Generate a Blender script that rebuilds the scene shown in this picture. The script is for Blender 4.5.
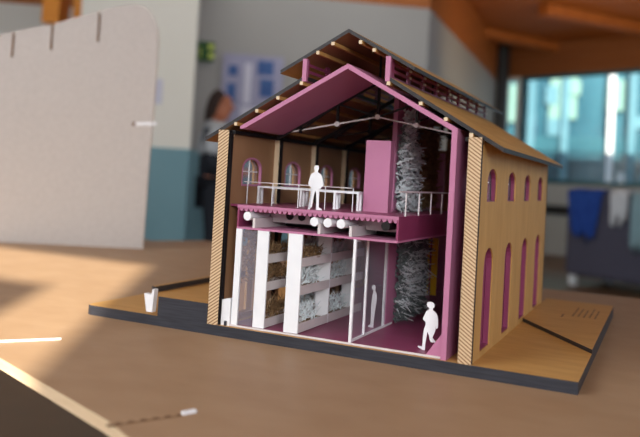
import bpy, bmesh, math, random
from mathutils import Vector, Matrix
random.seed(7)
for o in list(bpy.data.objects): bpy.data.objects.remove(o)
S = bpy.context.scene; COL = S.collection
def lin(c):
    return tuple(((v/255)/12.92 if v/255 <= .04045 else ((v/255+.055)/1.055)**2.4) for v in c) + (1,)

# ------------------------------------------------------------------ camera
cd = bpy.data.cameras.new('camera'); cam = bpy.data.objects.new('camera', cd); COL.objects.link(cam)
CP = Vector((.61915887, -.9851559, .22740368))
RT = Vector((.90501658, .42146029, .05758662)); UP = Vector((-.03802167, -.05468725, .99777936)); FW = Vector((-.42367363, .9051964, .03346824))
cam.matrix_world = Matrix(((RT.x, UP.x, -FW.x, CP.x), (RT.y, UP.y, -FW.y, CP.y), (RT.z, UP.z, -FW.z, CP.z), (0, 0, 0, 1)))
cd.sensor_width = 36; cd.sensor_fit = 'HORIZONTAL'; cd.lens = 756.908/640*36
cd.shift_x = 5.5/640; cd.shift_y = -65.7/640; cd.clip_start = .05; cd.clip_end = 200
cd.dof.use_dof = True; cd.dof.focus_distance = 1.09; cd.dof.aperture_fstop = 3.2
S.camera = cam
S.view_settings.view_transform = 'Standard'; S.view_settings.look = 'None'
S.view_settings.gamma = 1; S.view_settings.use_curve_mapping = False
S.view_settings.exposure = 0.0
# ------------------------------------------------------------------ sky, sun, window light, added fill lamps
W = bpy.data.worlds.new('sky'); S.world = W; W.use_nodes = True
bg = W.node_tree.nodes['Background']; bg.inputs[0].default_value = (.62, .78, 1, 1); bg.inputs[1].default_value = 1.1
SUN_H = Vector((-.50, .866, 0)); SUN_EL = math.radians(26)
sd = bpy.data.lights.new('sun', 'SUN'); sun = bpy.data.objects.new('sun', sd); COL.objects.link(sun)
sdir = Vector((SUN_H.x*math.cos(SUN_EL), SUN_H.y*math.cos(SUN_EL), -math.sin(SUN_EL)))
sun.rotation_euler = sdir.to_track_quat('-Z', 'Y').to_euler(); sun.location = (3, -8, 6)
sd.energy = 13; sd.color = (1, .93, .80); sd.angle = math.radians(.8)
def area(name, loc, target, sx, sy, power, col):
    l = bpy.data.lights.new(name, 'AREA'); l.shape = 'RECTANGLE'; l.size = sx; l.size_y = sy; l.energy = power; l.color = col
    o = bpy.data.objects.new(name, l); COL.objects.link(o); o.location = loc
    o.rotation_euler = (Vector(target)-Vector(loc)).to_track_quat('-Z', 'Y').to_euler(); return o
area('window_light_left', (-1.7, -2.7, 1.75), (0, .2, 0), 2.8, 1.2, 100, (.90, .95, 1))
area('window_light_front', (1.9, -3.0, 1.2), (.25, .3, .1), 1.8, 1.2, 82, (.92, .96, 1))  # unseen lamp added to brighten the moss wall
area('window_light_right', (3.4, -.6, 1.5), (.3, .3, .1), 1.6, 1.6, 6, (1, .95, .86))
area('ceiling_light_back', (-1.5, 5.2, 1.9), (-1.8, 6.2, .4), 3.5, 2.0, 15, (1, .97, .93))
area('ceiling_light_middle', (-1.2, 1.3, 2.4), (-2.9, 3.6, .8), 1.2, 1.2, 22, (1, .98, .94))  # unseen lamp added to light up the cream pillar
area('ceiling_uplight', (.5, 7.5, 1.3), (-.3, 10.5, 2.6), 2.5, 1.0, 30, (1, .76, .45))  # warm lamp added out of view to brighten the wood ceiling

# ------------------------------------------------------------------ materials
def mat(name, c, c2=None, scale=(40, 40, 40), rough=.6, bump=0, bscale=None, metal=0, spec=.3, mix=.5, detail=4):
    m = bpy.data.materials.new(name); m.use_nodes = True; nt = m.node_tree; N = nt.nodes; L = nt.links
    b = N['Principled BSDF']; b.inputs['Roughness'].default_value = rough; b.inputs['Metallic'].default_value = metal
    b.inputs['Specular IOR Level'].default_value = spec
    tc = N.new('ShaderNodeTexCoord'); mp = N.new('ShaderNodeMapping'); mp.inputs['Scale'].default_value = scale
    L.new(tc.outputs['Object'], mp.inputs[0])
    nz = N.new('ShaderNodeTexNoise'); nz.inputs['Scale'].default_value = 1; nz.inputs['Detail'].default_value = detail
    L.new(mp.outputs[0], nz.inputs[0])
    rp = N.new('ShaderNodeValToRGB'); rp.color_ramp.elements[0].position = .5-mix/2; rp.color_ramp.elements[1].position = .5+mix/2
    rp.color_ramp.elements[0].color = lin(c); rp.color_ramp.elements[1].color = lin(c2 or tuple(min(255, v*1.06) for v in c))
    L.new(nz.outputs[0], rp.inputs[0]); L.new(rp.outputs[0], b.inputs['Base Color'])
    if bump:
        bn = N.new('ShaderNodeBump'); bn.inputs['Strength'].default_value = bump; bn.inputs['Distance'].default_value = .001
        L.new(nz.outputs[0], bn.inputs['Height']); L.new(bn.outputs[0], b.inputs['Normal'])
    return m
def hatch_mat(name, sgn):
    m = mat(name, (214, 178, 128), (226, 194, 146), (60, 60, 60), .6)
    nt = m.node_tree; N = nt.nodes; L = nt.links; b = N['Principled BSDF']
    tc = N.new('ShaderNodeTexCoord'); sp = N.new('ShaderNodeSeparateXYZ'); L.new(tc.outputs['Object'], sp.inputs[0])
    a = N.new('ShaderNodeMath'); a.operation = 'MULTIPLY_ADD'; a.inputs[1].default_value = sgn*.7; L.new(sp.outputs[0], a.inputs[0]); L.new(sp.outputs[2], a.inputs[2])
    s = N.new('ShaderNodeMath'); s.operation = 'MULTIPLY'; s.inputs[1].default_value = 2*math.pi/.0050; L.new(a.outputs[0], s.inputs[0])
    si = N.new('ShaderNodeMath'); si.operation = 'SINE'; L.new(s.outputs[0], si.inputs[0])
    rp = N.new('ShaderNodeValToRGB'); rp.color_ramp.elements[0].position = .10; rp.color_ramp.elements[1].position = .55
    rp.color_ramp.elements[0].color = lin((138, 98, 66)); rp.color_ramp.elements[1].color = lin((216, 188, 150))
    ma = N.new('ShaderNodeMapRange'); ma.inputs[1].default_value = -1; L.new(si.outputs[0], ma.inputs[0]); L.new(ma.outputs[0], rp.inputs[0])
    L.new(rp.outputs[0], b.inputs['Base Color']); return m
def clear_mat(name, tint, alpha, rough=.08):
    m = bpy.data.materials.new(name); m.use_nodes = True; nt = m.node_tree; N = nt.nodes; L = nt.links
    for n in list(N): N.remove(n)
    out = N.new('ShaderNodeOutputMaterial'); mx = N.new('ShaderNodeMixShader'); tr = N.new('ShaderNodeBsdfTransparent'); gl = N.new('ShaderNodeBsdfPrincipled')
    gl.inputs['Base Color'].default_value = lin(tint); gl.inputs['Roughness'].default_value = rough
    nz = N.new('ShaderNodeTexNoise'); nz.inputs['Scale'].default_value = 30
    mr = N.new('ShaderNodeMapRange'); mr.inputs[3].default_value = alpha*.75; mr.inputs[4].default_value = alpha*1.25
    L.new(nz.outputs[0], mr.inputs[0]); L.new(mr.outputs[0], mx.inputs[0])
    L.new(tr.outputs[0], mx.inputs[1]); L.new(gl.outputs[0], mx.inputs[2]); L.new(mx.outputs[0], out.inputs[0]); return m
M = dict(
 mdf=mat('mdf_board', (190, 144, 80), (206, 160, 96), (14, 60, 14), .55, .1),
 mdf_in=mat('mdf_inner_board', (146, 108, 75), (164, 124, 90), (60, 14, 10), .55, .1),  # same board as mdf, interior shade mixed into its colour
 roof=mat('roof_board', (186, 140, 80), (208, 166, 104), (60, 8, 60), .5, .1),
 burnt=mat('laser_burnt_edge', (42, 43, 49), (62, 63, 70), (20, 20, 400), .45),
 burnt2=mat('grey_burnt_edge', (44, 41, 42), (60, 56, 55), (60, 60, 200), .5),
 black=mat('black_card', (24, 20, 22), (34, 28, 28), rough=.5),
 pink=mat('pink_card', (186, 118, 150), (190, 124, 154), rough=.5),
 pinkd=mat('magenta_card', (138, 58, 94), (146, 66, 100), rough=.4, spec=.5),
 white=mat('white_card', (236, 236, 238), (244, 244, 245), rough=.5),
 offw=mat('pale_card', (214, 206, 204), (224, 216, 214), rough=.5),
 cream=mat('cream_wood', (216, 192, 158), (230, 206, 172), rough=.6),
 hatchl=hatch_mat('hatched_board_left', -1), hatchr=hatch_mat('hatched_board_right', 1),
 clear=clear_mat('clear_acetate', (205, 205, 215), .16), clear2=clear_mat('frosted_acetate', (176, 172, 186), .2, .3),
 mossg=mat('grey_green_moss', (206, 222, 224), (252, 254, 254), (150, 150, 150), .8),
 mossd=mat('dark_green_moss', (50, 60, 58), (150, 166, 164), (150, 150, 150), .8),
 mossb=mat('brown_moss', (104, 78, 52), (160, 128, 90), (150, 150, 150), .8),
 yellow=mat('yellow_card', (240, 196, 40), (246, 206, 50)),
 table=mat('table_board', (164, 132, 100), (174, 143, 111), (14, 22, 14), .5, .05),
 table_e=mat('table_board_edge', (214, 184, 146), (226, 198, 162), (20, 20, 200), .6),
 panel=mat('pale_board', (186, 178, 172), (192, 184, 178), (90, 90, 90), .6, mix=.3),
 slotd=mat('dark_slot', (96, 68, 46), (120, 88, 60)),
 paint=mat('cream_wall_paint', (226, 224, 212), (232, 230, 220), (1, 1, 1)),
 greyp=mat('grey_wall_paint', (156, 155, 152), (164, 163, 160), (1, 1, 1)),
 teal=mat('teal_dado_paint', (112, 152, 162), (120, 160, 170), (2, 2, 2)),
 floor=mat('room_floor', (104, 80, 56), (118, 92, 66), (3, 3, 3), .4),
 wood=mat('orange_wood', (150, 84, 36), (178, 106, 50), (2, 12, 12), .45),
 woodd=mat('brown_wood', (136, 82, 46), (156, 98, 58), (1, 1, 14), .5),
 metal=mat('dark_metal', (44, 48, 52), rough=.4),
 sill=mat('pale_sill_paint', (176, 186, 192), (184, 194, 200), (2, 2, 2)),
 sofa=mat('charcoal_fabric', (80, 80, 96), (92, 92, 108), (60, 60, 60), .9),
 blue=mat('blue_fabric', (32, 66, 148), (50, 90, 176), (14, 14, 14), .85),
 whitef=mat('white_fabric', (206, 214, 220), (222, 228, 232), (14, 14, 14), .85),
 tealf=mat('pale_teal_fabric', (140, 176, 186), (160, 192, 200), (14, 14, 14), .85),
 skin=mat('skin', (178, 112, 82), (186, 120, 90), rough=.5),
 hair=mat('dark_hair', (44, 30, 26), (62, 44, 36), (90, 90, 20), .6),
 jacket=mat('dark_jacket', (34, 38, 46), (44, 48, 56), rough=.8),
 vest=mat('grey_white_fabric', (170, 176, 180), (190, 196, 200), (8, 8, 8), .8),
 green=mat('sign_green', (30, 76, 34)), lime=mat('sign_lime', (190, 204, 100)),
 paper=mat('pale_paper', (200, 200, 214), (208, 208, 222), (6, 6, 6)),
 poster=mat('lilac_board', (150, 150, 176), (164, 164, 190), (6, 6, 6)),
 print=mat('blue_print', (52, 84, 140), (70, 104, 160), (9, 9, 9)),
 tealglass=mat('teal_glazing', (32, 78, 96), (64, 118, 134), (1.2, 1.2, .5), .25, spec=.6),
 palebl=mat('pale_blind', (118, 160, 152), (132, 172, 162), (2, 2, 2)),
 whitep=mat('white_metal', (232, 238, 240)), darkt=mat('dark_teal', (36, 84, 100), (58, 112, 124), (1, 1, 1), .4),
 glass=clear_mat('window_glass', (190, 220, 228), .08, .02),
 woodb=mat('bright_orange_wood', (226, 140, 44), (240, 156, 56), (2, 12, 12), .45),
 greyblue=mat('grey_blue_panel', (86, 112, 132), (100, 128, 148), (2, 2, 2)),
 palecol=mat('pale_teal_metal', (84, 134, 150), (102, 150, 164), (2, 2, 2)),
 ink=mat('black_ink', (92, 70, 48), (100, 76, 54)),
)
# ------------------------------------------------------------------ mesh helpers
class MB:
    def __init__(s): s.bm = bmesh.new()
    def box(s, a, b, rz=0):
        x0, y0, z0 = a; x1, y1, z1 = b
        v = [s.bm.verts.new(p) for p in ((x0,y0,z0),(x1,y0,z0),(x1,y1,z0),(x0,y1,z0),(x0,y0,z1),(x1,y0,z1),(x1,y1,z1),(x0,y1,z1))]
        for f in ((3,2,1,0),(4,5,6,7),(0,1,5,4),(1,2,6,5),(2,3,7,6),(3,0,4,7)): s.bm.faces.new([v[i] for i in f])
        return s
    def hexa(s, lo, hi):
        n = len(lo); a = [s.bm.verts.new(p) for p in lo]; b = [s.bm.verts.new(p) for p in hi]
        s.bm.faces.new(a[::-1]); s.bm.faces.new(b)
        for i in range(n): s.bm.faces.new((a[i], a[(i+1) % n], b[(i+1) % n], b[i]))
        return s
    def prism(s, pts, fn, t0, t1, holes=()):
        """pts 2-D outline, fn(u,v,t)->xyz; extruded from t0 to t1, with optional hole outlines"""
        bm = s.bm
        if not holes:
            a = [bm.verts.new(fn(u, v, t0)) for u, v in pts]; b = [bm.verts.new(fn(u, v, t1)) for u, v in pts]
            bm.faces.new(a[::-1]); bm.faces.new(b); n = len(a)
            for i in range(n): bm.faces.new((a[i], a[(i+1) % n], b[(i+1) % n], b[i]))
        else:
            for t in (t0, t1):
                ed = []
                for lp in [pts]+list(holes):
                    vs = [bm.verts.new(fn(u, v, t)) for u, v in lp]
                    ed += [bm.edges.new((vs[i], vs[(i+1) % len(vs)])) for i in range(len(vs))]
                bmesh.ops.triangle_fill(bm, edges=ed, use_beauty=True)
            for lp in [pts]+list(holes):
                n = len(lp)
                for i in range(n):
                    (u, v), (p, q) = lp[i], lp[(i+1) % n]
                    bm.faces.new([bm.verts.new(c) for c in (fn(u, v, t0), fn(p, q, t0), fn(p, q, t1), fn(u, v, t1))])
            bmesh.ops.remove_doubles(bm, verts=bm.verts, dist=1e-6)
        return s
    def tube(s, pts, r, n=8, caps=True):
        pts = [Vector(p) for p in pts]; rs = r if isinstance(r, (list, tuple)) else [r]*len(pts); rings = []
        for i, p in enumerate(pts):
            d = (pts[min(i+1, len(pts)-1)]-pts[max(i-1, 0)]).normalized()
            a = d.orthogonal().normalized() if abs(d.z) > .9 else d.cross(Vector((0, 0, 1))).normalized(); b = d.cross(a)
            rings.append([s.bm.verts.new(p+(a*math.cos(2*math.pi*k/n)+b*math.sin(2*math.pi*k/n))*rs[i]) for k in range(n)])
        for q, w in zip(rings, rings[1:]):
            for k in range(n): s.bm.faces.new((q[k], q[(k+1) % n], w[(k+1) % n], w[k]))
        if caps: s.bm.faces.new(rings[0][::-1]); s.bm.faces.new(rings[-1])
        return s
    def bar(s, a, b, w, h=None):
        """square bar between two points"""
        a = Vector(a); b = Vector(b); h = h or w; d = (b-a).normalized()
        u = d.cross(Vector((0, 1, 0)) if abs(d.y) < .9 else Vector((0, 0, 1))).normalized(); v = d.cross(u)
        q = [(-w/2, -h/2), (w/2, -h/2), (w/2, h/2), (-w/2, h/2)]
        return s.hexa([a+u*i+v*j for i, j in q], [b+u*i+v*j for i, j in q])
    def blade(s, p, d, nrm, L, w, curl, seg=3):
        d = Vector(d).normalized(); nrm = Vector(nrm); side = d.cross(nrm)
        side = side.normalized() if side.length > 1e-4 else Vector((1, 0, 0)); prev = None
        for i in range(seg+1):
            t = i/seg; c = Vector(p)+d*L*t+nrm*(curl*L*t*t); ww = w*(1-.75*t)
            cur = (s.bm.verts.new(c-side*ww), s.bm.verts.new(c+side*ww))
            if prev: s.bm.faces.new((prev[0], prev[1], cur[1], cur[0]))
            prev = cur
        return s
    def build(s, name, m, parent=None, smooth=False, origin=None, mats=None):
        bmesh.ops.recalc_face_normals(s.bm, faces=s.bm.faces)
        me = bpy.data.meshes.new(name)
        if origin is not None:
            bmesh.ops.translate(s.bm, verts=s.bm.verts, vec=-Vector(origin))
        if smooth:
            for f in s.bm.faces: f.smooth = True
        s.bm.to_mesh(me); s.bm.free(); me.materials.append(m)
        for x in mats or []: me.materials.append(x)
        o = bpy.data.objects.new(name, me); COL.objects.link(o)
        if origin is not None: o.location = origin
        if parent: o.parent = parent
        return o
def tag(o, label=None, cat=None, group=None, kind=None):
    if label: o['label'] = label
    if cat: o['category'] = cat
    if group: o['group'] = group
    if kind: o['kind'] = kind
    return o
def empty(name, label, cat, loc=(0, 0, 0), rz=0, group=None):
    o = bpy.data.objects.new(name, None); COL.objects.link(o); o.location = loc; o.rotation_euler.z = rz; o.empty_display_size = .05
    return tag(o, label, cat, group)
def copy_tree(o, parent=None):
    c = o.copy(); COL.objects.link(c)
    if parent: c.parent = parent
    for ch in list(o.children): copy_tree(ch, c)
    return c
def bevel(o, w, n=2):
    m = o.modifiers.new('bevel', 'BEVEL'); m.width = w; m.segments = n; m.limit_method = 'ANGLE'; return o
XZ = lambda u, v, t: (u, t, v)
YZ = lambda u, v, t: (t, u, v)
XY = lambda u, v, t: (u, v, t)
def arch(c, hw, z0, z1, rise, n=10):
    """arched opening outline"""
    p = [(c-hw, z0), (c+hw, z0)]
    for i in range(n+1):
        a = math.pi*i/n; p.append((c+hw*math.cos(a), z1-rise+rise*math.sin(a)))
    return p

# ================================================================== THE ROOM
FZ = -.763
def seg_wall(name, p, q, z0, z1, m, th=.15, parent=None):
    p = Vector((*p, 0)); q = Vector((*q, 0)); d = (q-p).normalized(); n = Vector((-d.y, d.x, 0))*th
    c = [p, q, q+n, p+n]
    o = MB().hexa([Vector((v.x, v.y, z0)) for v in c], [Vector((v.x, v.y, z1)) for v in c]).build(name, m, parent)
    if not parent: tag(o, kind='structure')
    return o
CZ = 2.62
tag(MB().box((-8, -3.6, FZ-.1), (9, 14, FZ)).build('floor', M['floor']), kind='structure')
tag(MB().box((-8, -3.6, CZ), (9, 14, CZ+.1)).build('ceiling', M['wood']), kind='structure')
A0, A1 = (-4.2, 4.72), (-1.646, 6.429); B1 = (-2.05, 11.95); C1 = (6.0, 8.35)
seg_wall('wall_back', A0, A1, FZ, 2.02, M['greyp'])
seg_wall('trim_1', (A0[0]+.02, A0[1]-.03), (A1[0]+.02, A1[1]-.03), FZ, .43, M['teal'], .06)
# receding wall to the window side, wood band above both walls
seg_wall('wall_side', A1, B1, FZ, 2.02, M['greyp'])
seg_wall('trim_2', A0, A1, 2.02, CZ, M['wood'], .2)
seg_wall('trim_3', A1, B1, 2.02, CZ, M['wood'], .2)
# cream pillar
pil0, pil1 = Vector((-3.30, 3.24)), Vector((-2.525, 3.60))
seg_wall('wall_pillar', pil0, pil1, FZ, CZ, M['paint'], .05)
seg_wall('trim_4', pil0+Vector((.01, -.02)), pil1+Vector((.012, -.018)), FZ, .385, M['teal'], .06)
seg_wall('wall_left', (-8, 2.6), (-4.2, 4.72), FZ, 1.72, M['paint'])
seg_wall('trim_5', (-8, 2.6), (-4.2, 4.72), 1.72, CZ, M['wood'], .2)
# window wall
wd = (Vector(C1)-Vector(B1)).normalized()
def wp(s): v = Vector(B1)+wd*s; return (v.x, v.y)
WL = (Vector(C1)-Vector(B1)).length
seg_wall('wall_window', B1, C1, FZ, .36, M['sill'])
seg_wall('trim_6', (B1[0], B1[1]-.06), (C1[0], C1[1]-.06), -.12, .02, M['metal'], .05)
seg_wall('trim_7', B1, C1, 2.1, CZ, M['woodd'], .2)
for k in range(5):      # boards of the wood band over the windows
    p = Vector(B1)+Vector((-.05, -.06)); q = Vector(C1)+Vector((-.05, -.06))
    seg_wall('trim_%d' % (8+k), p, q, 2.12+k*.1, 2.205+k*.1, M['woodd'], .05)
win_s = [(.12, .42), (.46, 2.62), (2.7, 3.6), (3.68, 5.9), (5.98, WL)]
for i, (a, b) in enumerate(win_s):
    fr = MB()
    def fbar(s0, s1, z0, z1, th=.07):
        p = Vector((*wp(s0), 0)); q = Vector((*wp(s1), 0)); d = (q-p).normalized(); n = Vector((-d.y, d.x, 0))*th
        c = [p, q, q+n, p+n]; fr.hexa([Vector((v.x, v.y, z0)) for v in c], [Vector((v.x, v.y, z1)) for v in c])
    fbar(a, a+.06, .36, 2.1); fbar(b-.06, b, .36, 2.1); fbar(a, b, .36, .42); fbar(a, b, 2.04, 2.1)
    wo = tag(fr.build('window_%d' % (i+1), M['whitep'] if i in (0, 2) else M['darkt']), kind='structure')
    g = MB(); p = Vector((*wp(a+.05), 0)); q = Vector((*wp(b-.05), 0)); d = (q-p).normalized(); n = Vector((-d.y, d.x, 0))
    c = [p+n*.03, q+n*.03, q+n*.036, p+n*.036]
    g.hexa([Vector((v.x, v.y, .40)) for v in c], [Vector((v.x, v.y, 2.06)) for v in c]); g.build('pane', M['glass'], wo)
tag(MB().tube([(-2.0+.05, 11.7, FZ), (-1.95, 11.7, CZ)], .11, 10).build('trim_13', M['metal']), kind='structure')
# rear wall behind the camera, with an unseen opening shaped to cast the sun patch
def patch_to_wall(x, y, yw=-3.3):
    t = (y-yw)/sdir.y; return (x-sdir.x*t, -.0155-sdir.z*t)
RY = -3.3
xr, _ = patch_to_wall(-.055, -.235); _, zt = patch_to_wall(0, .62); _, zb = patch_to_wall(0, -.75); _, zm = patch_to_wall(0, .17)
holes = [[(xr, zb), (xr, zt), (xr-1.2, zt), (xr-1.2, zm), (xr-.195, zm), (xr-.195, zb)]]
tag(MB().prism([(-8, FZ), (9, FZ), (9, CZ), (-8, CZ)], XZ, RY, RY-.05, holes).build('wall_rear', M['paint']), kind='structure')

# outside the windows: a teal glazed building
fb = empty('glazed_building', 'teal glazed building with pale columns seen outside through the windows', 'building', (1.0, 17, FZ))
def O(mb, name, m, parent, loc, **k):
    o = mb.build(name, m, parent, **k); o.location = -Vector(loc); return o
def FBB(name, m, *boxes):
    b = MB()
    for x0, x1, y0, y1, z0, z1 in boxes: b.box((x0, y0, z0), (x1, y1, z1))
    return O(b, name, m, fb, (1.0, 17, FZ))
FBB('facade', M['tealglass'], (-12, 9, 17, 17.6, FZ, 7))
FBB('blind', M['palebl'], (-3.9, -2.6, 16.9, 16.99, 1.8, 2.7)); FBB('blind', M['palebl'], (-1.9, -1.3, 16.9, 16.99, 1.9, 3.0))
for x in (-4.3, -2.35, -1.6, -.62, -.2, .7, 1.6): FBB('column', M['whitep' if x in (-.62,) else 'palecol'], (x, x+(.14 if x != -.62 else .12), 16.8, 16.99, FZ, 4))
rb = random.Random(12)
for k in range(26):
    x = rb.uniform(-5, 2.2); z = rb.uniform(.2, 3.6); w_ = rb.uniform(.06, .5)
    FBB('facade_panel', M[rb.choice(['palecol', 'palebl', 'darkt', 'palecol', 'greyblue', 'whitep'])], (x, x+w_, 16.86+k*.003, 16.985, z, z+rb.uniform(.1, .7)))  # random boxes imitating blurred bokeh highlights outside
FBB('spandrel', M['darkt'], (-12, 9, 16.92, 16.99, 1.15, 1.5)); FBB('spandrel', M['darkt'], (-12, 9, 16.92, 16.99, -.1, .25))
tag(MB().box((-14, 14.2, FZ-.2), (14, 17, FZ-.1)).build('trim_14', M['sill']), kind='structure')

# ceiling beams over the left wall (orange blocks)
def cam_pt(u, v, d): return CP+(RT*((u-314.5)/756.908)+UP*(-(v-152.8)/756.908)+FW)*d
for (u0, u1, zb_, lab) in ((42, 59, 1.34, 'short orange wooden beam end hanging left of its twin above the panel'), (73, 95, 1.39, 'short orange wooden beam end hanging beside the cream pillar')):
    a = cam_pt(u0, 10, 6.0); b = cam_pt(u1, 10, 6.0); d = (b-a).normalized(); n = Vector((-d.y, d.x, 0))*.25
    o = MB().hexa([Vector((v.x, v.y, zb_)) for v in (a, b, b+n, a+n)], [Vector((v.x, v.y, CZ)) for v in (a, b, b+n, a+n)]).build('ceiling_beam', M['woodb'])
    tag(o, lab, 'beam', 'orange ceiling beams on the left')
for k in range(4):
    o = MB().bar((-2.6+k*1.7, 9.2-.7*k*.5, CZ-.09), (-.6+k*1.9, 12.2-.45*k*1.4, CZ-.09), .14, .18).build('ceiling_joist', M['wood'])
    tag(o, 'orange wooden joist under the ceiling, %s counting rightwards from the grey wall' % ('first', 'second', 'third', 'fourth')[k], 'beam', 'wooden joists over the window side')

# wall items
def wall_frame(p, q):
    p = Vector((*p, 0)); q = Vector((*q, 0)); d = (q-p).normalized(); n = Vector((d.y, -d.x, 0)); return p, d, n
def wall_card(name, m, parent, P0, d, n, s0, s1, z0, z1, off, th):
    a = P0+d*s0+n*off; b = P0+d*s1+n*off; c = [a, b, b+n*th, a+n*th]
    return MB().hexa([Vector((v.x, v.y, z0)) for v in c], [Vector((v.x, v.y, z1)) for v in c]).build(name, m, parent)
def on_wall(u, v, P0, n):
    r = RT*((u-314.5)/756.908)+UP*(-(v-152.8)/756.908)+FW; t = (P0-CP).dot(n)/r.dot(n); return CP+r*t
P0, wdv, wn = wall_frame(A0, A1)
def wall_rect(name, m, parent, u0, v0, u1, v1, off=.02, th=.02):
    a = on_wall(u0, v1, P0+wn*off, wn); b = on_wall(u1, v0, P0+wn*off, wn)
    a0 = on_wall((u0+u1)/2, v0, P0, wn); b0 = on_wall((u0+u1)/2, v1, P0, wn)
    return wall_card(name, m, parent, P0, wdv, wn, (a-P0).dot(wdv), (b-P0).dot(wdv), b0.z, a0.z, off, th)
es = empty('exit_sign', 'green and pale lime exit sign high on the grey wall', 'sign')
wall_rect('sign_board', M['green'], es, 196, 43, 215, 62, .05, .04)
wall_rect('pictogram', M['lime'], es, 208, 46, 214, 51, .09, .005); wall_rect('pictogram', M['lime'], es, 208, 55, 214, 60, .09, .005)
wall_rect('pictogram', M['lime'], es, 199, 49, 201, 59, .09, .005)
nb = empty('notice_board', 'lilac display board with blue prints on the grey wall', 'board')
wall_rect('board', M['poster'], nb, 219, 56, 284, 125, .02, .03)
for r in ((228, 66, 238, 76), (257, 62, 274, 76), (259, 80, 274, 98), (226, 84, 236, 100)): wall_rect('print', M['print'], nb, *r, .05, .006)
wall_rect('print', M['paper'], nb, 243, 64, 252, 104, .05, .006); wall_rect('print', M['paper'], nb, 240, 108, 272, 120, .05, .006)
Pp = Vector((*pil0, 0)); pd = (Vector((*pil1, 0))-Pp).normalized(); pn = Vector((pd.y, -pd.x, 0))
tag(wall_card('paper_notice', M['paper'], None, Pp, pd, pn, .50, .63, .70, .88, .004, .004), 'faint lilac paper notice stuck on the cream pillar', 'notice')
tag(wall_card('paper_notice', M['paper'], None, Pp, pd, pn, .70, .78, 1.0, 1.1, .004, .004), 'small paper note near the right edge of the cream pillar', 'notice') if 0 else None

# sofa with clothes on its back
def sofa_pt(s, n_, z):
    a = Vector((-.376, 7.717, 0)); d = Vector((.747, -.425, 0)).normalized(); n = Vector((d.y, -d.x, 0))
    return a+d*s+n*n_+Vector((0, 0, z))
sf = empty('sofa', 'charcoal upholstered sofa seen from behind, near the pale window wall', 'sofa', sofa_pt(.9, -.4, FZ))
def sofa_part(name, m, s0, s1, n0, n1, z0, z1, bv=.05):
    o = MB().hexa([sofa_pt(s, n, z0) for s, n in ((s0, n0), (s1, n0), (s1, n1), (s0, n1))], [sofa_pt(s, n, z1) for s, n in ((s0, n0), (s1, n0), (s1, n1), (s0, n1))]).build(name, m, sf)
    o.location = -sf.location; return bevel(o, bv, 3)
sofa_part('backrest', M['sofa'], 0, 2.0, -.16, 0, -.66, .25)
sofa_part('armrest', M['sofa'], 0, .16, -.8, -.14, -.66, -.1); sofa_part('armrest', M['sofa'], 1.84, 2.0, -.8, -.14, -.66, -.1)
sofa_part('seat', M['sofa'], .15, 1.85, -.8, -.15, -.66, -.3)
for s in (.06, 1.9):
    for n in (-.72, -.08): sofa_part('foot', M['whitep'], s, s+.07, n, n+.07, FZ, -.655, .008)
def garment(name, m, label, s0, s1, drop, seed, taper=0, zt=.262, cat='jacket'):
    rnd = random.Random(seed); bm = bmesh.new(); NX, NZ = 14, 18; g = []
    off = [rnd.uniform(-.05, .05) for _ in range(NX+1)]
    path = []
    for j in range(NZ+1):
        t = j/NZ
        if t < .25: n_ = -.19; z = zt-.25+t/.25*.25
        elif t < .4: n_ = -.19+(t-.25)/.15*.22; z = zt+.012
        else: n_ = .03; z = zt-(t-.4)/.6*drop
        row = []
        for i in range(NX+1):
            s = s0+(s1-s0)*i/NX; k = max(0, (t-.4)/.6)
            s += taper*k*(.5-i/NX)*(s1-s0)
            zz = z-(.0 if t < .4 else off[i]*k*1.4); nn = n_+.022*math.sin(i*1.7+seed)*(.4+k)*(1 if t > .25 else -1)
            row.append(bm.verts.new(sofa_pt(s, nn+.004, zz+.012*math.sin(i*.9+j*.5))))
        g.append(row)
    for j in range(NZ):
        for i in range(NX): bm.faces.new((g[j][i], g[j][i+1], g[j+1][i+1], g[j+1][i]))
    me = bpy.data.meshes.new(name); bm.to_mesh(me); bm.free(); me.materials.append(m)
    for p in me.polygons: p.use_smooth = True
    o = bpy.data.objects.new(name, me); COL.objects.link(o)
    so = o.modifiers.new('thickness', 'SOLIDIFY'); so.thickness = .014; so.offset = 1
    return tag(o, label, cat)
garment('blue_jacket', M['blue'], 'blue jacket thrown over the left end of the charcoal sofa back', .03, .46, .48, 3, .35)
garment('white_shirt', M['whitef'], 'white garment lying over the charcoal sofa back, right of the blue jacket', .54, .76, .30, 5, .15, .27, 'garment')
garment('teal_scarf', M['tealf'], 'pale teal cloth hanging low beside the white garment on the sofa', .80, .98, .56, 9, .1, .258, 'scarf')

# ---------------- person standing by the display board
def skin_obj(name, m, verts, edges, radii, parent, root=0, sub=2):
    me = bpy.data.meshes.new(name); me.from_pydata(verts, edges, []); me.materials.append(m)
    o = bpy.data.objects.new(name, me); COL.objects.link(o); o.parent = parent
    mo = o.modifiers.new('skin', 'SKIN'); sv = me.skin_vertices[0].data
    for i, r in enumerate(radii):
        sv[i].radius = r if isinstance(r, tuple) else (r, r); sv[i].use_root = (i == root)
    mo.use_smooth_shade = True
    ss = o.modifiers.new('smooth', 'SUBSURF'); ss.levels = sub; ss.render_levels = sub
    return o
pl = cam_pt(219, 100, 6.0)
pe = empty('person', 'person with dark hair in dark jacket and grey-white vest, standing beside the pillar', 'person', (pl.x, pl.y, FZ), math.radians(25+8)); pe.scale = (.96, .96, .97)
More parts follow.
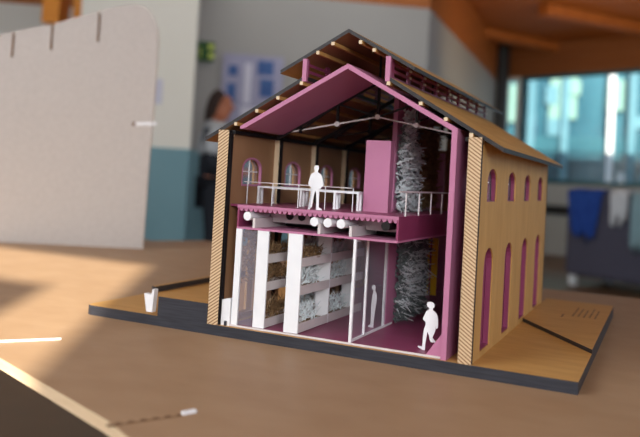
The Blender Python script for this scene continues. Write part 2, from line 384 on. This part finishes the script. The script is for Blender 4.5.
# local frame: +x is where the person faces (towards the right of the photo)
V = []; E = []; Rr = []
def jn(p, r, par=None):
    V.append(p); Rr.append(r)
    if par is not None: E.append((par, len(V)-1))
    return len(V)-1
pv = jn((0, 0, .93), (.13, .15)); sp1 = jn((0, 0, 1.08), (.11, .14), pv); sp2 = jn((.0, 0, 1.25), (.12, .16), sp1); sp3 = jn((0, 0, 1.38), (.08, .13), sp2)
nk = jn((.02, 0, 1.46), .055, sp3); hd0 = jn((.045, 0, 1.53), (.058, .052), nk); hd1 = jn((.045, 0, 1.60), (.074, .064), hd0); hd2 = jn((.035, 0, 1.66), (.055, .05), hd1)
nose = jn((.135, 0, 1.57), (.015, .013), hd0)
hands = []
for s in (1, -1):
    sh = jn((0, s*.18, 1.36), .062, sp3); el = jn((-.03+.02*s, s*.24, 1.09), .045, sh); wr = jn((.19, s*.2, 1.02), .030, el); pm = jn((.25, s*.19, 1.03), (.036, .020), wr)
    for k in range(4):
        f1 = jn((.30, s*(.165+.018*k), 1.03), .0095, pm); f2 = jn((.335+.006*(k in (1, 2)), s*(.165+.018*k), 1.01), .008, f1)
    t1 = jn((.255, s*.155, 1.055), .011, pm); t2 = jn((.29, s*.145, 1.06), .009, t1)
    hp = jn((0, s*.09, .88), .09, pv); kn = jn((.02, s*.1, .50), .058, hp); an = jn((-.01, s*.1, .10), .04, kn); ft = jn((.1, s*.1, .045), .038, an); to = jn((.18, s*.1, .035), .03, ft)
body = skin_obj('body', M['skin'], V, E, Rr, pe)
skin_obj('trousers', M['jacket'], [(0, 0, .96), (0, .09, .88), (.02, .1, .5), (-.01, .1, .1), (0, -.09, .88), (.02, -.1, .5), (-.01, -.1, .1)], [(0, 1), (1, 2), (2, 3), (0, 4), (4, 5), (5, 6)], [(.15, .17), .11, .078, .06, .11, .078, .06], pe)
jk = skin_obj('jacket', M['jacket'], [(0, 0, .88), (0, 0, 1.08), (0, 0, 1.27), (0, 0, 1.40), (0, .19, 1.36), (-.01, .25, 1.09), (.15, .21, 1.03), (0, -.19, 1.36), (-.05, -.25, 1.09), (.15, -.21, 1.03)],
         [(0, 1), (1, 2), (2, 3), (3, 4), (4, 5), (5, 6), (3, 7), (7, 8), (8, 9)], [(.16, .18), (.14, .17), (.15, .19), (.1, .13), .08, .062, .048, .08, .062, .048], pe)
skin_obj('vest', M['vest'], [(-.005, 0, 1.10), (-.005, 0, 1.26), (-.01, 0, 1.40), (0, -.2, 1.35), (-.045, -.255, 1.14)], [(0, 1), (1, 2), (2, 3), (3, 4)], [(.155, .19), (.165, .205), (.115, .15), .096, .078], pe)
skin_obj('hair', M['hair'], [(.045, 0, 1.675), (-.01, 0, 1.64), (-.04, 0, 1.56), (-.05, 0, 1.47), (-.055, 0, 1.38)], [(0, 1), (1, 2), (2, 3), (3, 4)], [(.055, .064), (.07, .075), (.062, .07), (.05, .07), (.03, .05)], pe)
for s in (1, -1):
    e = MB().tube([(.118, s*.03, 1.61), (.136, s*.03, 1.61)], [.012, .009], 8).build('eye', M['black'], pe)
    e = MB().tube([(.04, s*.072, 1.575), (.04, s*.088, 1.60), (.035, s*.086, 1.62)], [.012, .016, .01], 8).build('ear', M['skin'], pe)
MB().tube([(.128, -.022, 1.545), (.137, 0, 1.545), (.128, .022, 1.545)], .006, 6).build('mouth', M['pinkd'], pe)

# ================================================================== TABLE AND PANEL
TZ = -.0155
tb = empty('table', 'large plywood-brown table under the model house', 'table', (-.2, .3, FZ))
tpts = [(.163, -.4264), (-.2, -.26), (-1.9, .52), (-1.7, 1.1), (-.86, 1.33), (.35, .995), (1.3, 1.02), (1.6, -.3), (1.3, -1.2), (.75, -1.0)]
def on_table(u, v):
    q = RT*((u-314.5)/756.908)+UP*(-(v-152.8)/756.908)+FW; q = CP+q*((TZ-CP.z)/q.z); return Vector((q.x, q.y))
TA, TB, TC = on_table(108, 421), on_table(0, 358), on_table(128, 437)
# right-hand edge of the near corner, then out of frame below the camera
tpts = [TA, TA+(TB-TA)*6, (-1.75, 1.4), (-.95, 1.12), (-.86, 1.30), (.35, .995), (1.3, 1.03), (1.6, -.1), TA+(TC-TA)*9]
tt = MB().prism(tpts, XY, TZ-.013, TZ).build('tabletop', M['table'], tb, mats=[M['table_e']]); tt.location = -tb.location
for p in tt.data.polygons:
    if abs(p.normal.z) < .5: p.material_index = 1
def tpart(mb, name, m, lab=None):
    o = mb.build(name, m, tb); o.location = -tb.location
    if lab: o['label'] = lab
    return o
for x, y in ((-1.2, .45), (.15, -.25), (-.8, 1.0), (1.1, .75), (.7, -.45)):
    tpart(MB().box((x-.03, y-.03, FZ), (x+.03, y+.03, TZ-.013)), 'leg', M['table_e'])
tpart(MB().hexa([(-.211, -.264, TZ), (-.207, -.268, TZ), (-.131, -.172, TZ), (-.134, -.168, TZ)], [(-.211, -.264, TZ+.002), (-.207, -.268, TZ+.002), (-.131, -.172, TZ+.002), (-.134, -.168, TZ+.002)]), 'slot_tongue', M['white'], 'white tongue in a table slot')  # sun gleam in the slot, laid on as a white strip
def strip(a, b, w, z0, z1):
    a = Vector((*a, 0)); b = Vector((*b, 0)); d = (b-a).normalized(); n = Vector((-d.y, d.x, 0))*w/2; c = [a-n, b-n, b+n, a+n]
    return MB().hexa([Vector((v.x, v.y, z0)) for v in c], [Vector((v.x, v.y, z1)) for v in c])
tpart(strip((.152, -.411), (.190, -.345), .006, TZ, TZ+.0006), 'slot', M['slotd'], 'dark slot cut in the table')
for k in range(6):
    t = k/6; a = Vector((.152, -.411)).lerp(Vector((.190, -.345)), t+.02); b = Vector((.152, -.411)).lerp(Vector((.190, -.345)), t+.10)
    tpart(strip(a, b, .004, TZ+.0003, TZ+.001), 'slot_tongue', M['table'])
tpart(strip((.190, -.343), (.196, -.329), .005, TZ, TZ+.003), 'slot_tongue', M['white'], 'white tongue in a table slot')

# upright pale board with notches
PA = Vector((-.8084, .8831, 0)); pa_ = math.radians(30.5); PD = Vector((math.cos(pa_), math.sin(pa_), 0)); PN = Vector((PD.y, -PD.x, 0))
prof = [(-1.1, TZ), (.0, TZ), (.002, .25), (.006, .455), (.0061, .618), (.0008, .654), (-.0116, .684), (-.0284, .7104), (-.0486, .7217), (-.0713, .7239), (-.0936, .7212), (-.1362, .711)]
def notch(s, zt, zb): return [(s+.0035, zt+.001), (s+.0035, zb), (s-.0035, zb), (s-.0035, zt-.001)]
prof += notch(-.174, .697, .6014)+notch(-.310, .646, .567)+notch(-.4215, .615, .5375)+[(-.461, .6007), (-.6289, .537), (-1.1, .34)]
fnp = lambda u, v, t: tuple(PA+PD*u-PN*t+Vector((0, 0, v)))
pb = MB().prism(prof, fnp, 0, .014).build('upright_board', M['panel'], mats=[M['mdf']])
for p in pb.data.polygons:
    if abs(p.normal.dot(PN)) < .5: p.material_index = 1
for sx_, zt_n, zb_n in ((-.174, .690, .6014), (-.310, .640, .567), (-.4215, .608, .5375)):
    MB().prism([(sx_-.0033, zb_n), (sx_+.0033, zb_n), (sx_+.0033, zt_n), (sx_-.0033, zt_n)], fnp, .008, .012).build('slot', M['slotd'], pb)
tag(pb, 'tall pale upright board with rounded top corner standing at the left of the table', 'board')
tp = MB().prism([(-.046, .355), (.016, .360), (.016, .370), (-.046, .365)], fnp, -.004, .006).build('tab', M['white'], pb); tp['label'] = 'white tab through the board edge'
MB().prism([(-.056, .354), (-.046, .354), (-.046, .366), (-.056, .366)], fnp, -.001, .006).build('hole', M['slotd'], pb)

# ================================================================== THE MODEL HOUSE
W_, D_, H_ = .4, .597, .2874
hs = empty('model_house', 'cutaway architectural model of an arched-window hall with pink frame on a dark-edged base', 'architectural model', (0, 0, TZ))
def P(mb, name, m, parent=None, lab=None, **k):
    o = mb.build(name, m, parent or hs, **k)
    if not parent: o.location = -hs.location
    if lab: o['label'] = lab
    return o
# base board, black burnt edges
bo = P(MB().prism([(-.2225, -.0095), (.5309, -.0095), (.5304, .66), (-.2369, .66), (-.2335, .006), (-.2305, -.006)], XY, TZ, 0), 'base_board', M['mdf'], mats=[M['burnt']])
for p in bo.data.polygons:
    if abs(p.normal.z) < .5: p.material_index = 1
def two_tone(mb, name, face, edge, axis, parent=None, lab=None):
    o = P(mb, name, face, parent, lab, mats=[edge])
    for p in o.data.polygons:
        if abs(p.normal[axis]) < .5: p.material_index = 1
    return o
two_tone(MB().prism([(.4005, .3731), (.5309, .1745), (.5304, .66), (.4005, .66)], XY, 0, .006), 'raised_paving', M['mdf'], M['burnt'], 2)
two_tone(MB().box((-.0905, -.0093, 0), (0, -.004, .030)), 'garden_wall', M['mdf'], M['burnt'], 2)
P(MB().box((-.0905, -.0097, 0), (0, -.0092, .030)), 'garden_wall', M['burnt'])
two_tone(MB().box((-.2369, .17, 0), (-.229, .66, .011)), 'garden_wall', M['mdf'], M['burnt'], 2)
P(MB().prism([(-.112, .004), (-.101, .004), (-.0990, .040), (-.1025, .040), (-.104, .031), (-.118, .032)], XZ, -.010, .0), 'planter', M['white'], lab='white planter')
P(MB().prism([(.019, .0), (.0355, .0), (.0355, .041), (.0195, .038)], XZ, -.003, .012), 'plinth', M['white'], lab='white plinth block')
P(MB().box((.027, -.0045, .0), (.031, -.003, .007)), 'plinth', M['burnt'])
# printed caption: unreadable tiny lines on the paving
tx = MB()
for r in range(5):
    x = .472+r*.0095; y = .462+.004*(r % 2)
    while y < .572-.012*(r % 3):
        L = random.uniform(.005, .014); tx.box((x, y, .006), (x+.0022, y+L, .0063)); y += L+.003
for k in range(3): tx.box((.455, .44+k*.012, .006), (.458, .448+k*.012, .0063))
P(tx, 'caption_print', M['ink'])

# side walls with arched openings
YC = [.0693+.1461*k for k in range(4)]
up = [arch(y, .0315, .2089, .2545, .018) for y in YC]; lo = [arch(y, .030, .008, .1455, .024) for y in YC]
outl = [(0, 0), (D_, 0), (D_, H_), (0, H_)]
rw = P(MB().prism(outl, YZ, W_, W_-.002, up+lo), 'right_wall', M['mdf'])
rl = P(MB().prism(outl, YZ, W_-.010, W_-.013, [arch(y+.006, .017, .214, .249, .016) for y in YC]), 'inner_lining', M['pinkd'])
for k, y in enumerate(YC):
    f = P(MB().prism(arch(y, .0335, .2069, .2565, .019), YZ, W_-.0022, W_-.0078, [arch(y, .0300, .2102, .2532, .0175)]), 'window_frame', M['pinkd'])
    P(MB().prism(arch(y, .031, .2095, .254, .018), YZ, W_-.0085, W_-.0092), 'pane', M['clear'], f, smooth=False).location = (0, 0, 0)
    P(MB().box((W_-.0075, y-.014, .2105), (W_-.005, y-.012, .25)).box((W_-.0075, y-.0295, .2345), (W_-.005, y-.0, .2362)), 'mullion', M['white'], f)
    P(MB().prism(arch(y, .032, .008, .1475, .025), YZ, W_-.0022, W_-.0095, [arch(y, .0295, .0085, .145, .0235)]), 'arch_frame', M['pinkd'])
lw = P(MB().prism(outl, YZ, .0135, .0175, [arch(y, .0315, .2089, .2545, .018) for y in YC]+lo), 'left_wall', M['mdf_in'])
lw2 = P(MB().prism(outl, YZ, 0, .004, up+lo), 'left_wall_cladding', M['mdf'])
for y in YC:
    f = P(MB().prism(arch(y, .0315, .2089, .2545, .018), YZ, .0135, .018, [arch(y, .029, .2119, .2515, .017)]), 'window_frame', M['pink'])
    P(MB().prism(arch(y, .0275, .2119, .2515, .017), YZ, .0105, .0112), 'pane', M['clear2'], f)
    P(MB().box((.0115, y-.001, .211), (.013, y+.001, .251)).box((.0115, y-.0275, .231), (.013, y+.0275, .2325)), 'mullion', M['white'], f)
for y in (.142, .288, .435, .58):
    pi_ = two_tone(MB().box((.0175, y, 0), (.0265, y+.013, H_)), 'pilaster', M['cream'], M['black'], 1)
# hatched piers at the cut ends
for nm, x0, x1, mt in (('left', .0, .0185, 'hatchl'), ('right', .3825, .400, 'hatchr')):
    o = P(MB().box((x0, -.0085, 0), (x1, 0, .2925)), 'hatched_pier', M[mt], mats=[M['black'], M['cream']])
    for p in o.data.polygons:
        if abs(p.normal.y) < .5: p.material_index = 1
        if p.normal.z > .5: p.material_index = 2
    P(MB().box((x0, .0, .284), (x1, .008, .2925)), 'wall_plate', M['cream'])
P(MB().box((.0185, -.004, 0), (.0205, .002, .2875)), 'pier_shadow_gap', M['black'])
# back wall with openings
bh = [[(.125, .302), (.190, .302), (.190, .352), (.125, .352)], [(.24, .19), (.36, .19), (.36, .28), (.24, .28)]]
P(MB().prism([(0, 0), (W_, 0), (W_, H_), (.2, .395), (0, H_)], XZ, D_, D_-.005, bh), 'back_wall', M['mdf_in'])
P(MB().box((.02, D_-.012, .0), (.38, D_-.006, .16)), 'back_lining', M['pinkd'])
# roofs
SL = .575
def roof_slab(x0, z0, x1, z1, th, y0, y1): return MB().prism([(x0, z0), (x1, z1), (x1, z1-th), (x0, z0-th)], XZ, y0, y1)
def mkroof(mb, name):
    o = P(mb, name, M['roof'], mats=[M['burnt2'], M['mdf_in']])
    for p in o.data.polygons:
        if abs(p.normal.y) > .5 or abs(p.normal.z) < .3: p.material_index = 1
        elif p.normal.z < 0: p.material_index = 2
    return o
RX = .2007; RZ = .281+SL*(RX+.026)
mkroof(roof_slab(-.026, .281, .137, .281+SL*.163, .006, -.004, .605), 'lower_roof')
mkroof(roof_slab(.4275, .2805, .2645, .2805+SL*.163, .006, -.004, .605), 'lower_roof')
US = .55; UX = .2025; UZ = .4415
mkroof(roof_slab(.097, UZ-US*(UX-.097), UX, UZ, .0055, -.004, .605), 'upper_roof')
mkroof(roof_slab(.3025, UZ-US*(.3025-UX), UX, UZ, .0055, -.004, .605), 'upper_roof')
# purlins with pale sawn ends
def purlin(x, z):
    o = P(MB().box((x-.0025, -.007, z-.0025), (x+.0025, .6, z+.0025)), 'purlin', M['mdf'], mats=[M['cream']])
    for p in o.data.polygons:
        if abs(p.normal.y) > .5: p.material_index = 1
lowz = lambda x: (.281+SL*(x+.026) if x < .2 else .2805+SL*(.4275-x))-.0095
for x in (.0035, .0277, .0627, .0969, .1340, .267, .3144, .350, .385): purlin(x, lowz(x))
upz = lambda x: UZ-US*abs(x-UX)-.009
for x in (.1574, .1803, .2225, .2435): purlin(x, upz(x))
# clerestory sides with slats
for side, x0, x1 in ((0, .1335, .1400), (1, .2610, .2680)):
    xc = (x0+x1)/2; zb_ = .3665; zt_ = UZ-US*abs(xc-UX)-.006
    xa, xb = (x0, x0+.003) if side == 0 else (x1-.003, x1)
    P(MB().box((x0, -.005, zb_), (x1, .001, zt_)), 'clerestory_post', M['pink'])
    hol = []
    for k in range(8):
        y0 = .012+k*.074
        for z0 in (.3745, .3845, .3945): hol.append([(y0, z0), (y0+.062, z0), (y0+.062, z0+.006), (y0, z0+.006)])
    P(MB().prism([(.0, zb_), (.6, zb_), (.6, zt_+.002), (.0, zt_+.002)], YZ, xa, xb, hol), 'clerestory_side', M['pinkd'])
    for k in range(8):
        y0 = .078+k*.074
        for z in (.3815, .3915):
            P(MB().box((xb-.0005 if side else xa-.002, y0, z), (xb+.002 if side else xa+.0005, y0+.008, z+.003)), 'slat_clip', M['offw'])
# pink portal frame
FXc, FZt = .2050, .3915; fs = .545
za = lambda x: FZt-fs*abs(x-FXc)
portal = [(.0355, za(.0355)), (FXc, FZt), (.3665, za(.3665)), (.3665, 0), (.3590, 0), (.3590, za(.359)-.0072), (FXc, FZt-.0072), (.0430, za(.0430)-.0072), (.0355, za(.0355)-.004)]
ptl = P(MB().prism(portal, XZ, -.006, .122), 'portal_frame', M['pink'])
# knee plate along the floor inside the post
P(MB().prism([(.3590, .003), (.3590, .034), (.338, .003)], XZ, -.002, .001), 'knee_plate', M['pink'])
# trusses
def truss(y, full=True):
    zc = .3286; w = .0035
    m = MB(); L = (.030, y, .297); R_ = (.372, y, .297); C = (FXc, y, zc)
    top = lambda x: za(x)-.006
    b = MB().bar(L, C, .0022).bar(C, R_, .0022)
    P(b, 'tie_rod', M['offw'] if y < .2 else M['black'])
    m.bar((.03, y, top(.03)), (FXc, y, top(FXc)), .006).bar((FXc, y, top(FXc)), (.372, y, top(.372)), .006)
    zl = lambda x: .297+(zc-.297)*(1-abs(x-FXc)/.172)
    for x in (.0715, .1365, FXc, .2685, .3335): m.bar((x, y, zl(x)-.004), (x, y, top(x)), .004)
    m.bar((.0715, y, zl(.0715)), (.1365, y, top(.1365)), .003).bar((.1365, y, top(.1365)), C, .003)
    m.bar((.3335, y, zl(.3335)), (.2685, y, top(.2685)), .003).bar((FXc, y, zc), (.2685, y, top(.2685)), .003)
    m.bar((FXc, y, top(FXc)), (FXc, y, .432), .003)
    P(m, 'truss', M['black'])
    for x in (.1365, FXc, .2685):
        P(MB().tube([(x, y-.003, zl(x)), (x, y+.003, zl(x))], .0042, 12), 'truss_node', M['offw'] if y < .2 else M['black'])
for y in (.126, .272, .418, .56): truss(y)
for xe in (.0175, .376): P(MB().box((xe, .0, .2875), (xe+.0065, .6, .293)), 'eaves_beam', M['black'])

# mezzanine slab
SX0, SX1, ST, SB = .0365, .2905, .1815, .1455
P(MB().box((SX0, 0, ST-.0035), (SX1, .37, ST)).box((.0175, .01, ST-.0035), (SX0, .37, ST)), 'mezzanine_floor', M['pinkd'])
P(MB().box((SX0, -.001, ST-.0045), (SX1, .0005, ST)), 'floor_edge', M['pink'])
sc = [(SX0+.002, ST-.0036), (SX1-.001, ST-.0036)]; n = 31; wv = (SX1-SX0-.003)/n
for i in range(n):
    xr_ = SX1-.001-i*wv
    for t in (0, .25, .5, .75, 1): sc.append((xr_-wv*t*.999, ST-.0044-.0052*math.sin(math.pi*t)))
P(MB().prism(sc, XZ, .0005, .30), 'corrugated_deck', M['pink'])
P(MB().box((SX0, 0, SB), (SX1, .37, SB+.003)), 'ceiling_plate', M['pink'])
P(MB().box((SX1-.003, 0, SB+.003), (SX1, .37, ST-.0036)), 'slab_side', M['pinkd'])
P(MB().box((SX0, 0, SB+.003), (SX0+.003, .37, ST-.0036)), 'slab_side', M['pinkd'])
for x in (.0635, .170, .2185):
    P(MB().box((x, .0, SB+.003), (x+.004, .30, .163)), 'joist', M['offw'])
P(MB().box((.0635, .055, .1565), (.285, .059, .175)), 'cross_joist', M['offw'])
for x in (.0552, .1651, .186, .2064): P(MB().tube([(x, -.003, .1655), (x, .30 if x < .1 else .05, .1655)], .0065, 20), 'service_pipe', M['white'], smooth=False)
for x in (.0972, .1176, .1375, .2804-.008): P(MB().tube([(x, .0535 if x < .2 else -.002, .1675), (x, .0552, .1675)], .0062, 20), 'pipe_hole', M['black'])
P(MB().box((.066, .10, .149), (.285, .104, .175)), 'service_back', M['black'])
# ground floor plate
P(MB().box((.0355, -.002, 0), (.3590, .585, .003)), 'ground_floor', M['pinkd'])
P(MB().box((.0355, -.0035, .0005), (.3590, -.002, .0032)), 'floor_edge', M['offw'])
P(MB().prism([(.325, .09), (.358, .05), (.358, .2), (.335, .2)], XY, .0031, .005), 'floor_patch', M['mdf_in'])
# partition wall carrying moss
p1 = P(MB().box((.2205, .18, .003), (.2255, .372, SB)), 'partition_wall', M['pink'])
P(MB().box((.2130, .18, .003), (.2180, .21, SB)), 'partition_wall', M['pinkd'])
p2 = P(MB().box((.2170, .165, ST), (.2245, .372, za(.2235)-.004)), 'partition_wall', M['pink'])
P(MB().box((.160, .50, ST), (.2135, .503, .292)), 'partition_wall', M['pink'])
for x in (.2170, .2320): P(MB().box((x, .375, .026), (x+.0105, .378, .130)), 'yellow_strip', M['yellow'])
P(MB().box((.2300, .382, .003), (.2312, .46, .140)), 'glass_screen', M['clear'])
# lift core box
P(MB().box((.2000, .095, ST), (.2400, .112, .2900)), 'lift_shaft', M['pink'])
P(MB().box((.2425, .125, ST), (.2440, .15, .2900)), 'lift_shaft_side', M['pinkd']) if 0 else None
def moss(name, m, x, y0, y1, z0, z1, n, seed, Lr=(.007, .014), w=.0013, out=.9, parent=None, sag=0):
    rnd = random.Random(seed); mb = MB()
    for _ in range(n):
        y = rnd.uniform(y0, y1); z = rnd.uniform(z0, z1)
        d = Vector((out*rnd.uniform(.2, 1), rnd.uniform(-1, 1), rnd.uniform(-1, 1)-sag))
        p = Vector((x+rnd.uniform(0, .010), y, z))
        mb.blade(p, d, Vector((rnd.uniform(-.5, .7), -1, rnd.uniform(-.3, .8))).normalized(), rnd.uniform(*Lr), w*rnd.uniform(.7, 1.6), rnd.uniform(-.5, .5))
    o = P(mb, name, m, parent); o['kind'] = 'stuff'; return o
moss('moss', M['mossg'], .2255, .168, .262, ST+.002, .288, 560, 1, (.008, .017), .0020, 1.3, parent=p2)
moss('moss', M['mossd'], .2230, .168, .27, ST+.002, .320, 900, 4, (.005, .010), parent=p2)
moss('moss', M['mossg'], .2240, .18, .23, .28, .345, 260, 11, (.008, .015), .0015, 1.2, parent=p2)
moss('moss', M['mossb'], .2250, .262, .37, ST+.01, .325, 1500, 2, (.008, .016), .0016, 1.2, parent=p2)
moss('moss', M['mossd'], .2250, .183, .33, .004, .137, 1500, 3, (.009, .02), .0014, parent=p1)
moss('moss', M['mossg'], .2270, .20, .30, .045, .110, 420, 5, (.008, .014), .0015, 1.3, parent=p1)
def ribbons(name, m, x, y0, y1, z0, z1, n, seed, parent):
    rnd = random.Random(seed); mb = MB()
    for _ in range(n):
        y = rnd.uniform(y0, y1); z = rnd.uniform(z0, z1)
        mb.blade((x+rnd.uniform(0, .012), y, z), (rnd.uniform(.3, 1), rnd.uniform(-1, .2), rnd.uniform(-.5, .3)), Vector((.1, -.8, .5)).normalized(), rnd.uniform(.014, .028), rnd.uniform(.001, .0019), rnd.uniform(.1, .5), 5)
    o = P(mb, name, m, parent); o['kind'] = 'stuff'
ribbons('moss', M['mossg'], .2260, .183, .33, .012, .138, 230, 6, p1)
# side railing
sr = P(MB().box((.2885, .0, ST+.033), (.2905, .37, ST+.0352)), 'railing', M['offw'])
for k in range(6): P(MB().box((.2887, .029+k*.062, ST), (.2903, .031+k*.062, ST+.034)), 'baluster', M['offw'], sr)
# front handrail
fr_ = P(MB().box((.0180, .0445, ST+.0338), (.2000, .0458, ST+.0350)), 'railing', M['offw'])
for k in range(5): P(MB().box((.0245+k*.0445, .0445, ST), (.0256+k*.0445, .0458, ST+.034)), 'baluster', M['white'], fr_)
# white bench frames behind the handrail
for (y, xs_) in ((.085, (.0225, .0985, .1565, .195)), (.135, (.0225, .080, .138, .1765))):
    bf = P(MB().box((xs_[0]-.002, y, ST+.0255), (xs_[-1]+.002, y+.014, ST+.0285)), 'counter_frame', M['white'])
    for x in xs_: P(MB().box((x-.0018, y, ST), (x+.0018, y+.003, ST+.0256)).box((x-.0018, y+.011, ST), (x+.0018, y+.014, ST+.0256)), 'post', M['white'], bf)
# white posts and glass at the front of the ground floor
P(MB().box((.0375, -.002, .003), (.0475, .002, SB)), 'front_post', M['white'])
P(MB().box((.0475, .0, .004), (.0715, .0007, SB-.001)), 'glass_screen', M['clear2'])
gp = P(MB().box((.2270, -.002, .003), (.2308, .002, SB)).box((.2270, .0, .003), (.2300, .175, .006)).box((.2270, .0, SB-.0035), (.2300, .175, SB)).box((.2270, .050, .003), (.2300, .0535, SB)).box((.2240, .140, .003), (.2275, .1435, SB)), 'screen_frame', M['white'])
P(MB().box((.2282, .002, .006), (.2289, .1745, SB-.003)), 'pane', M['clear'], gp)
P(MB().box((.2245, .1440, .003), (.2290, .18, SB)), 'partition_wall', M['pink'])

# ------------------------------------------------------------------ plant racks
TRZ = (.003, .057, .0975)
def rack(x0, x1, y1, label):
    r = empty('plant_rack', label, 'rack', ((x0+x1)/2, y1/2, .003), group='white planting racks on the ground floor')
    def q(mb, name, m):
        o = mb.build(name, m, r); o.location = -r.location; return o
    for y in (-.001, .105, .21):
        if y < y1: q(MB().box((x0, y, .0035), (x1, y+.003, SB)), 'upright', M['white'])
    for z in TRZ:
        for (xa, xb) in ((x1-.002, x1-.0002), (x0+.0002, x0+.002)): q(MB().box((xa, .002, z+.001), (xb, y1, z+.014)), 'trough_side', M['offw'])
        q(MB().box((x0+.002, .002, z+.001), (x1-.002, y1, z+.003)), 'shelf', M['offw'])
        q(MB().box((x0+.002, .002, z+.003), (x1-.002, y1, z+.010)), 'soil', M['mossb'])
    return r
rack(.1250, .1475, .25, 'white planting rack standing just right of its twin, nearer the glass screen')
rack(.0735, .0925, .25, 'white planting rack standing nearest the left wall')
def clump(x, y, z, h, m, label, seed, cnt=230, brown=False):
    rnd = random.Random(seed); mb = MB()
    for k in range(cnt):
        a = rnd.uniform(0, 6.28); rr = rnd.uniform(0, 1)**.5
        p = Vector((x+.008*rr*math.cos(a), y+.040*rr*math.sin(a), z+rnd.uniform(0, h*.8)))
        mb.blade(p, Vector((rnd.uniform(-.6, .6), rnd.uniform(-1, 1), rnd.uniform(.1, 1.0))), Vector((rnd.uniform(-1, 1), rnd.uniform(-1, 1), rnd.uniform(-1, 1))).normalized(), rnd.uniform(.007, .015), .0009, rnd.uniform(-.6, .6))
    o = mb.build('plant_clump', m, origin=(x, y, z)); return tag(o, label, 'plant', 'dried plant clumps in the racks')
lev = ('bottom', 'middle', 'top'); bay = ('front', 'rear'); sd_ = 50
for rn, xm in (('right-hand', .1358), ('left-hand', .0828)):
    for li, z in enumerate(TRZ):
        for bi, yy in enumerate((.052, .160)):
            sd_ += 1
            mm = M['mossb'] if (rn == 'left-hand' and bi == 0) or (rn == 'right-hand' and bi == 0 and li == 2) else M['mossg']
            col = 'brown' if mm is M['mossb'] else 'pale green-grey'
            clump(xm, yy, z+.010, .030 if li < 2 else .018, mm, '%s dried plant clump on the %s shelf, %s bay, of the %s planting rack' % (col, lev[li], bay[bi], rn), sd_)
# brown moss on the inner left wall, seen behind glass
moss('moss', M['mossb'], .0175, .04, .12, .06, .14, 260, 33)

# ------------------------------------------------------------------ paper scale figures
def figure(name, pts, sx, sz, loc, rz, label):
    mb = MB().prism([(u*sx, v*sz) for u, v in pts], XZ, -.0006, .0006)
    o = mb.build(name, M['white']); o.location = loc; o.rotation_euler.z = rz
    return tag(o, label, 'figure', 'white paper scale figures')
half = [(0, 1), (.35, .995), (.5, .96), (.5, .915), (.38, .875), (.33, .85), (.45, .835), (.95, .81), (1.25, .76), (1.45, .68), (1.62, .59), (1.5, .54), (1.05, .49), (.98, .50), (.95, .52)]
standing = [(.0, 1), (.35, .995), (.48, .96), (.46, .91), (.32, .875), (.34, .845), (.95, .80), (1.2, .755), (1.42, .66), (1.58, .585), (1.5, .55), (1.2, .51), (.95, .46), (.9, .50),
            (.86, .44), (.84, .30), (.85, .17), (.86, .06), (1.5, .025), (1.55, .0), (.42, .0), (.38, .08), (.34, .2), (.26, .33), (.12, .42),
            (-.04, .42), (-.18, .33), (-.36, .2), (-.46, .08), (-.5, .05), (-1.25, .02), (-1.3, .0), (-1.22, 0), (-1.0, .0), (-.86, .0), (-.86, .08), (-.84, .2), (-.80, .33), (-.76, .44), (-.84, .50),
            (-1.1, .52), (-1.4, .55), (-1.45, .6), (-1.25, .69), (-1.08, .77), (-.8, .815), (-.32, .845), (-.3, .875), (-.42, .91), (-.45, .96), (-.3, .99)]
seen = []; standing = [p for p in standing if not (p in seen or seen.append(p))]
figure('paper_figure', standing, .0078, .0650, (.1525, .022, ST), math.radians(6), 'white paper figure standing hands in pockets on the upper floor')
walk = [(.05, 1), (.42, .985), (.6, .94), (.58, .89), (.4, .865), (.42, .83), (.75, .80), (1.05, .74), (1.2, .64), (1.25, .55), (1.22, .48), (1.0, .46), (.95, .52), (.9, .42), (.72, .34), (.55, .28), (.75, .23), (1.05, .20), (1.0, .175), (.35, .18), (.2, .22),
        (.05, .31), (-.22, .38), (-.3, .25), (-.42, .12), (-.42, .0), (-.75, .0), (-1.45, .045), (-1.4, .07), (-.85, .065), (-.8, .15), (-.78, .3), (-.7, .42), (-.5, .52), (-.55, .58), (-.9, .62), (-.88, .66), (-.65, .74), (-.5, .80), (-.15, .83), (-.1, .865), (-.4, .89), (-.48, .94), (-.35, .985)]
figure('paper_figure', walk, .0098, .0660, (.3335, .024, .003), math.radians(4), 'white paper figure walking on the ground floor in the open right-hand bay')
side = [(.0, 1), (.35, .99), (.5, .95), (.44, .90), (.5, .86), (.85, .80), (1.0, .70), (.95, .58), (.8, .48), (.65, .35), (.55, .2), (.5, .06), (.55, 0), (-.1, .0), (-.85, .015), (-.9, .035), (-.3, .07), (-.25, .2), (-.3, .35), (-.35, .48), (-.3, .6), (-.2, .72), (.0, .82), (.02, .87), (-.25, .89), (-.4, .90), (-.4, .935), (-.3, .98)]
figure('paper_figure', side, .0062, .0655, (.2145, .122, .003), math.radians(30), 'white paper figure standing behind the glass screen on the ground floor')
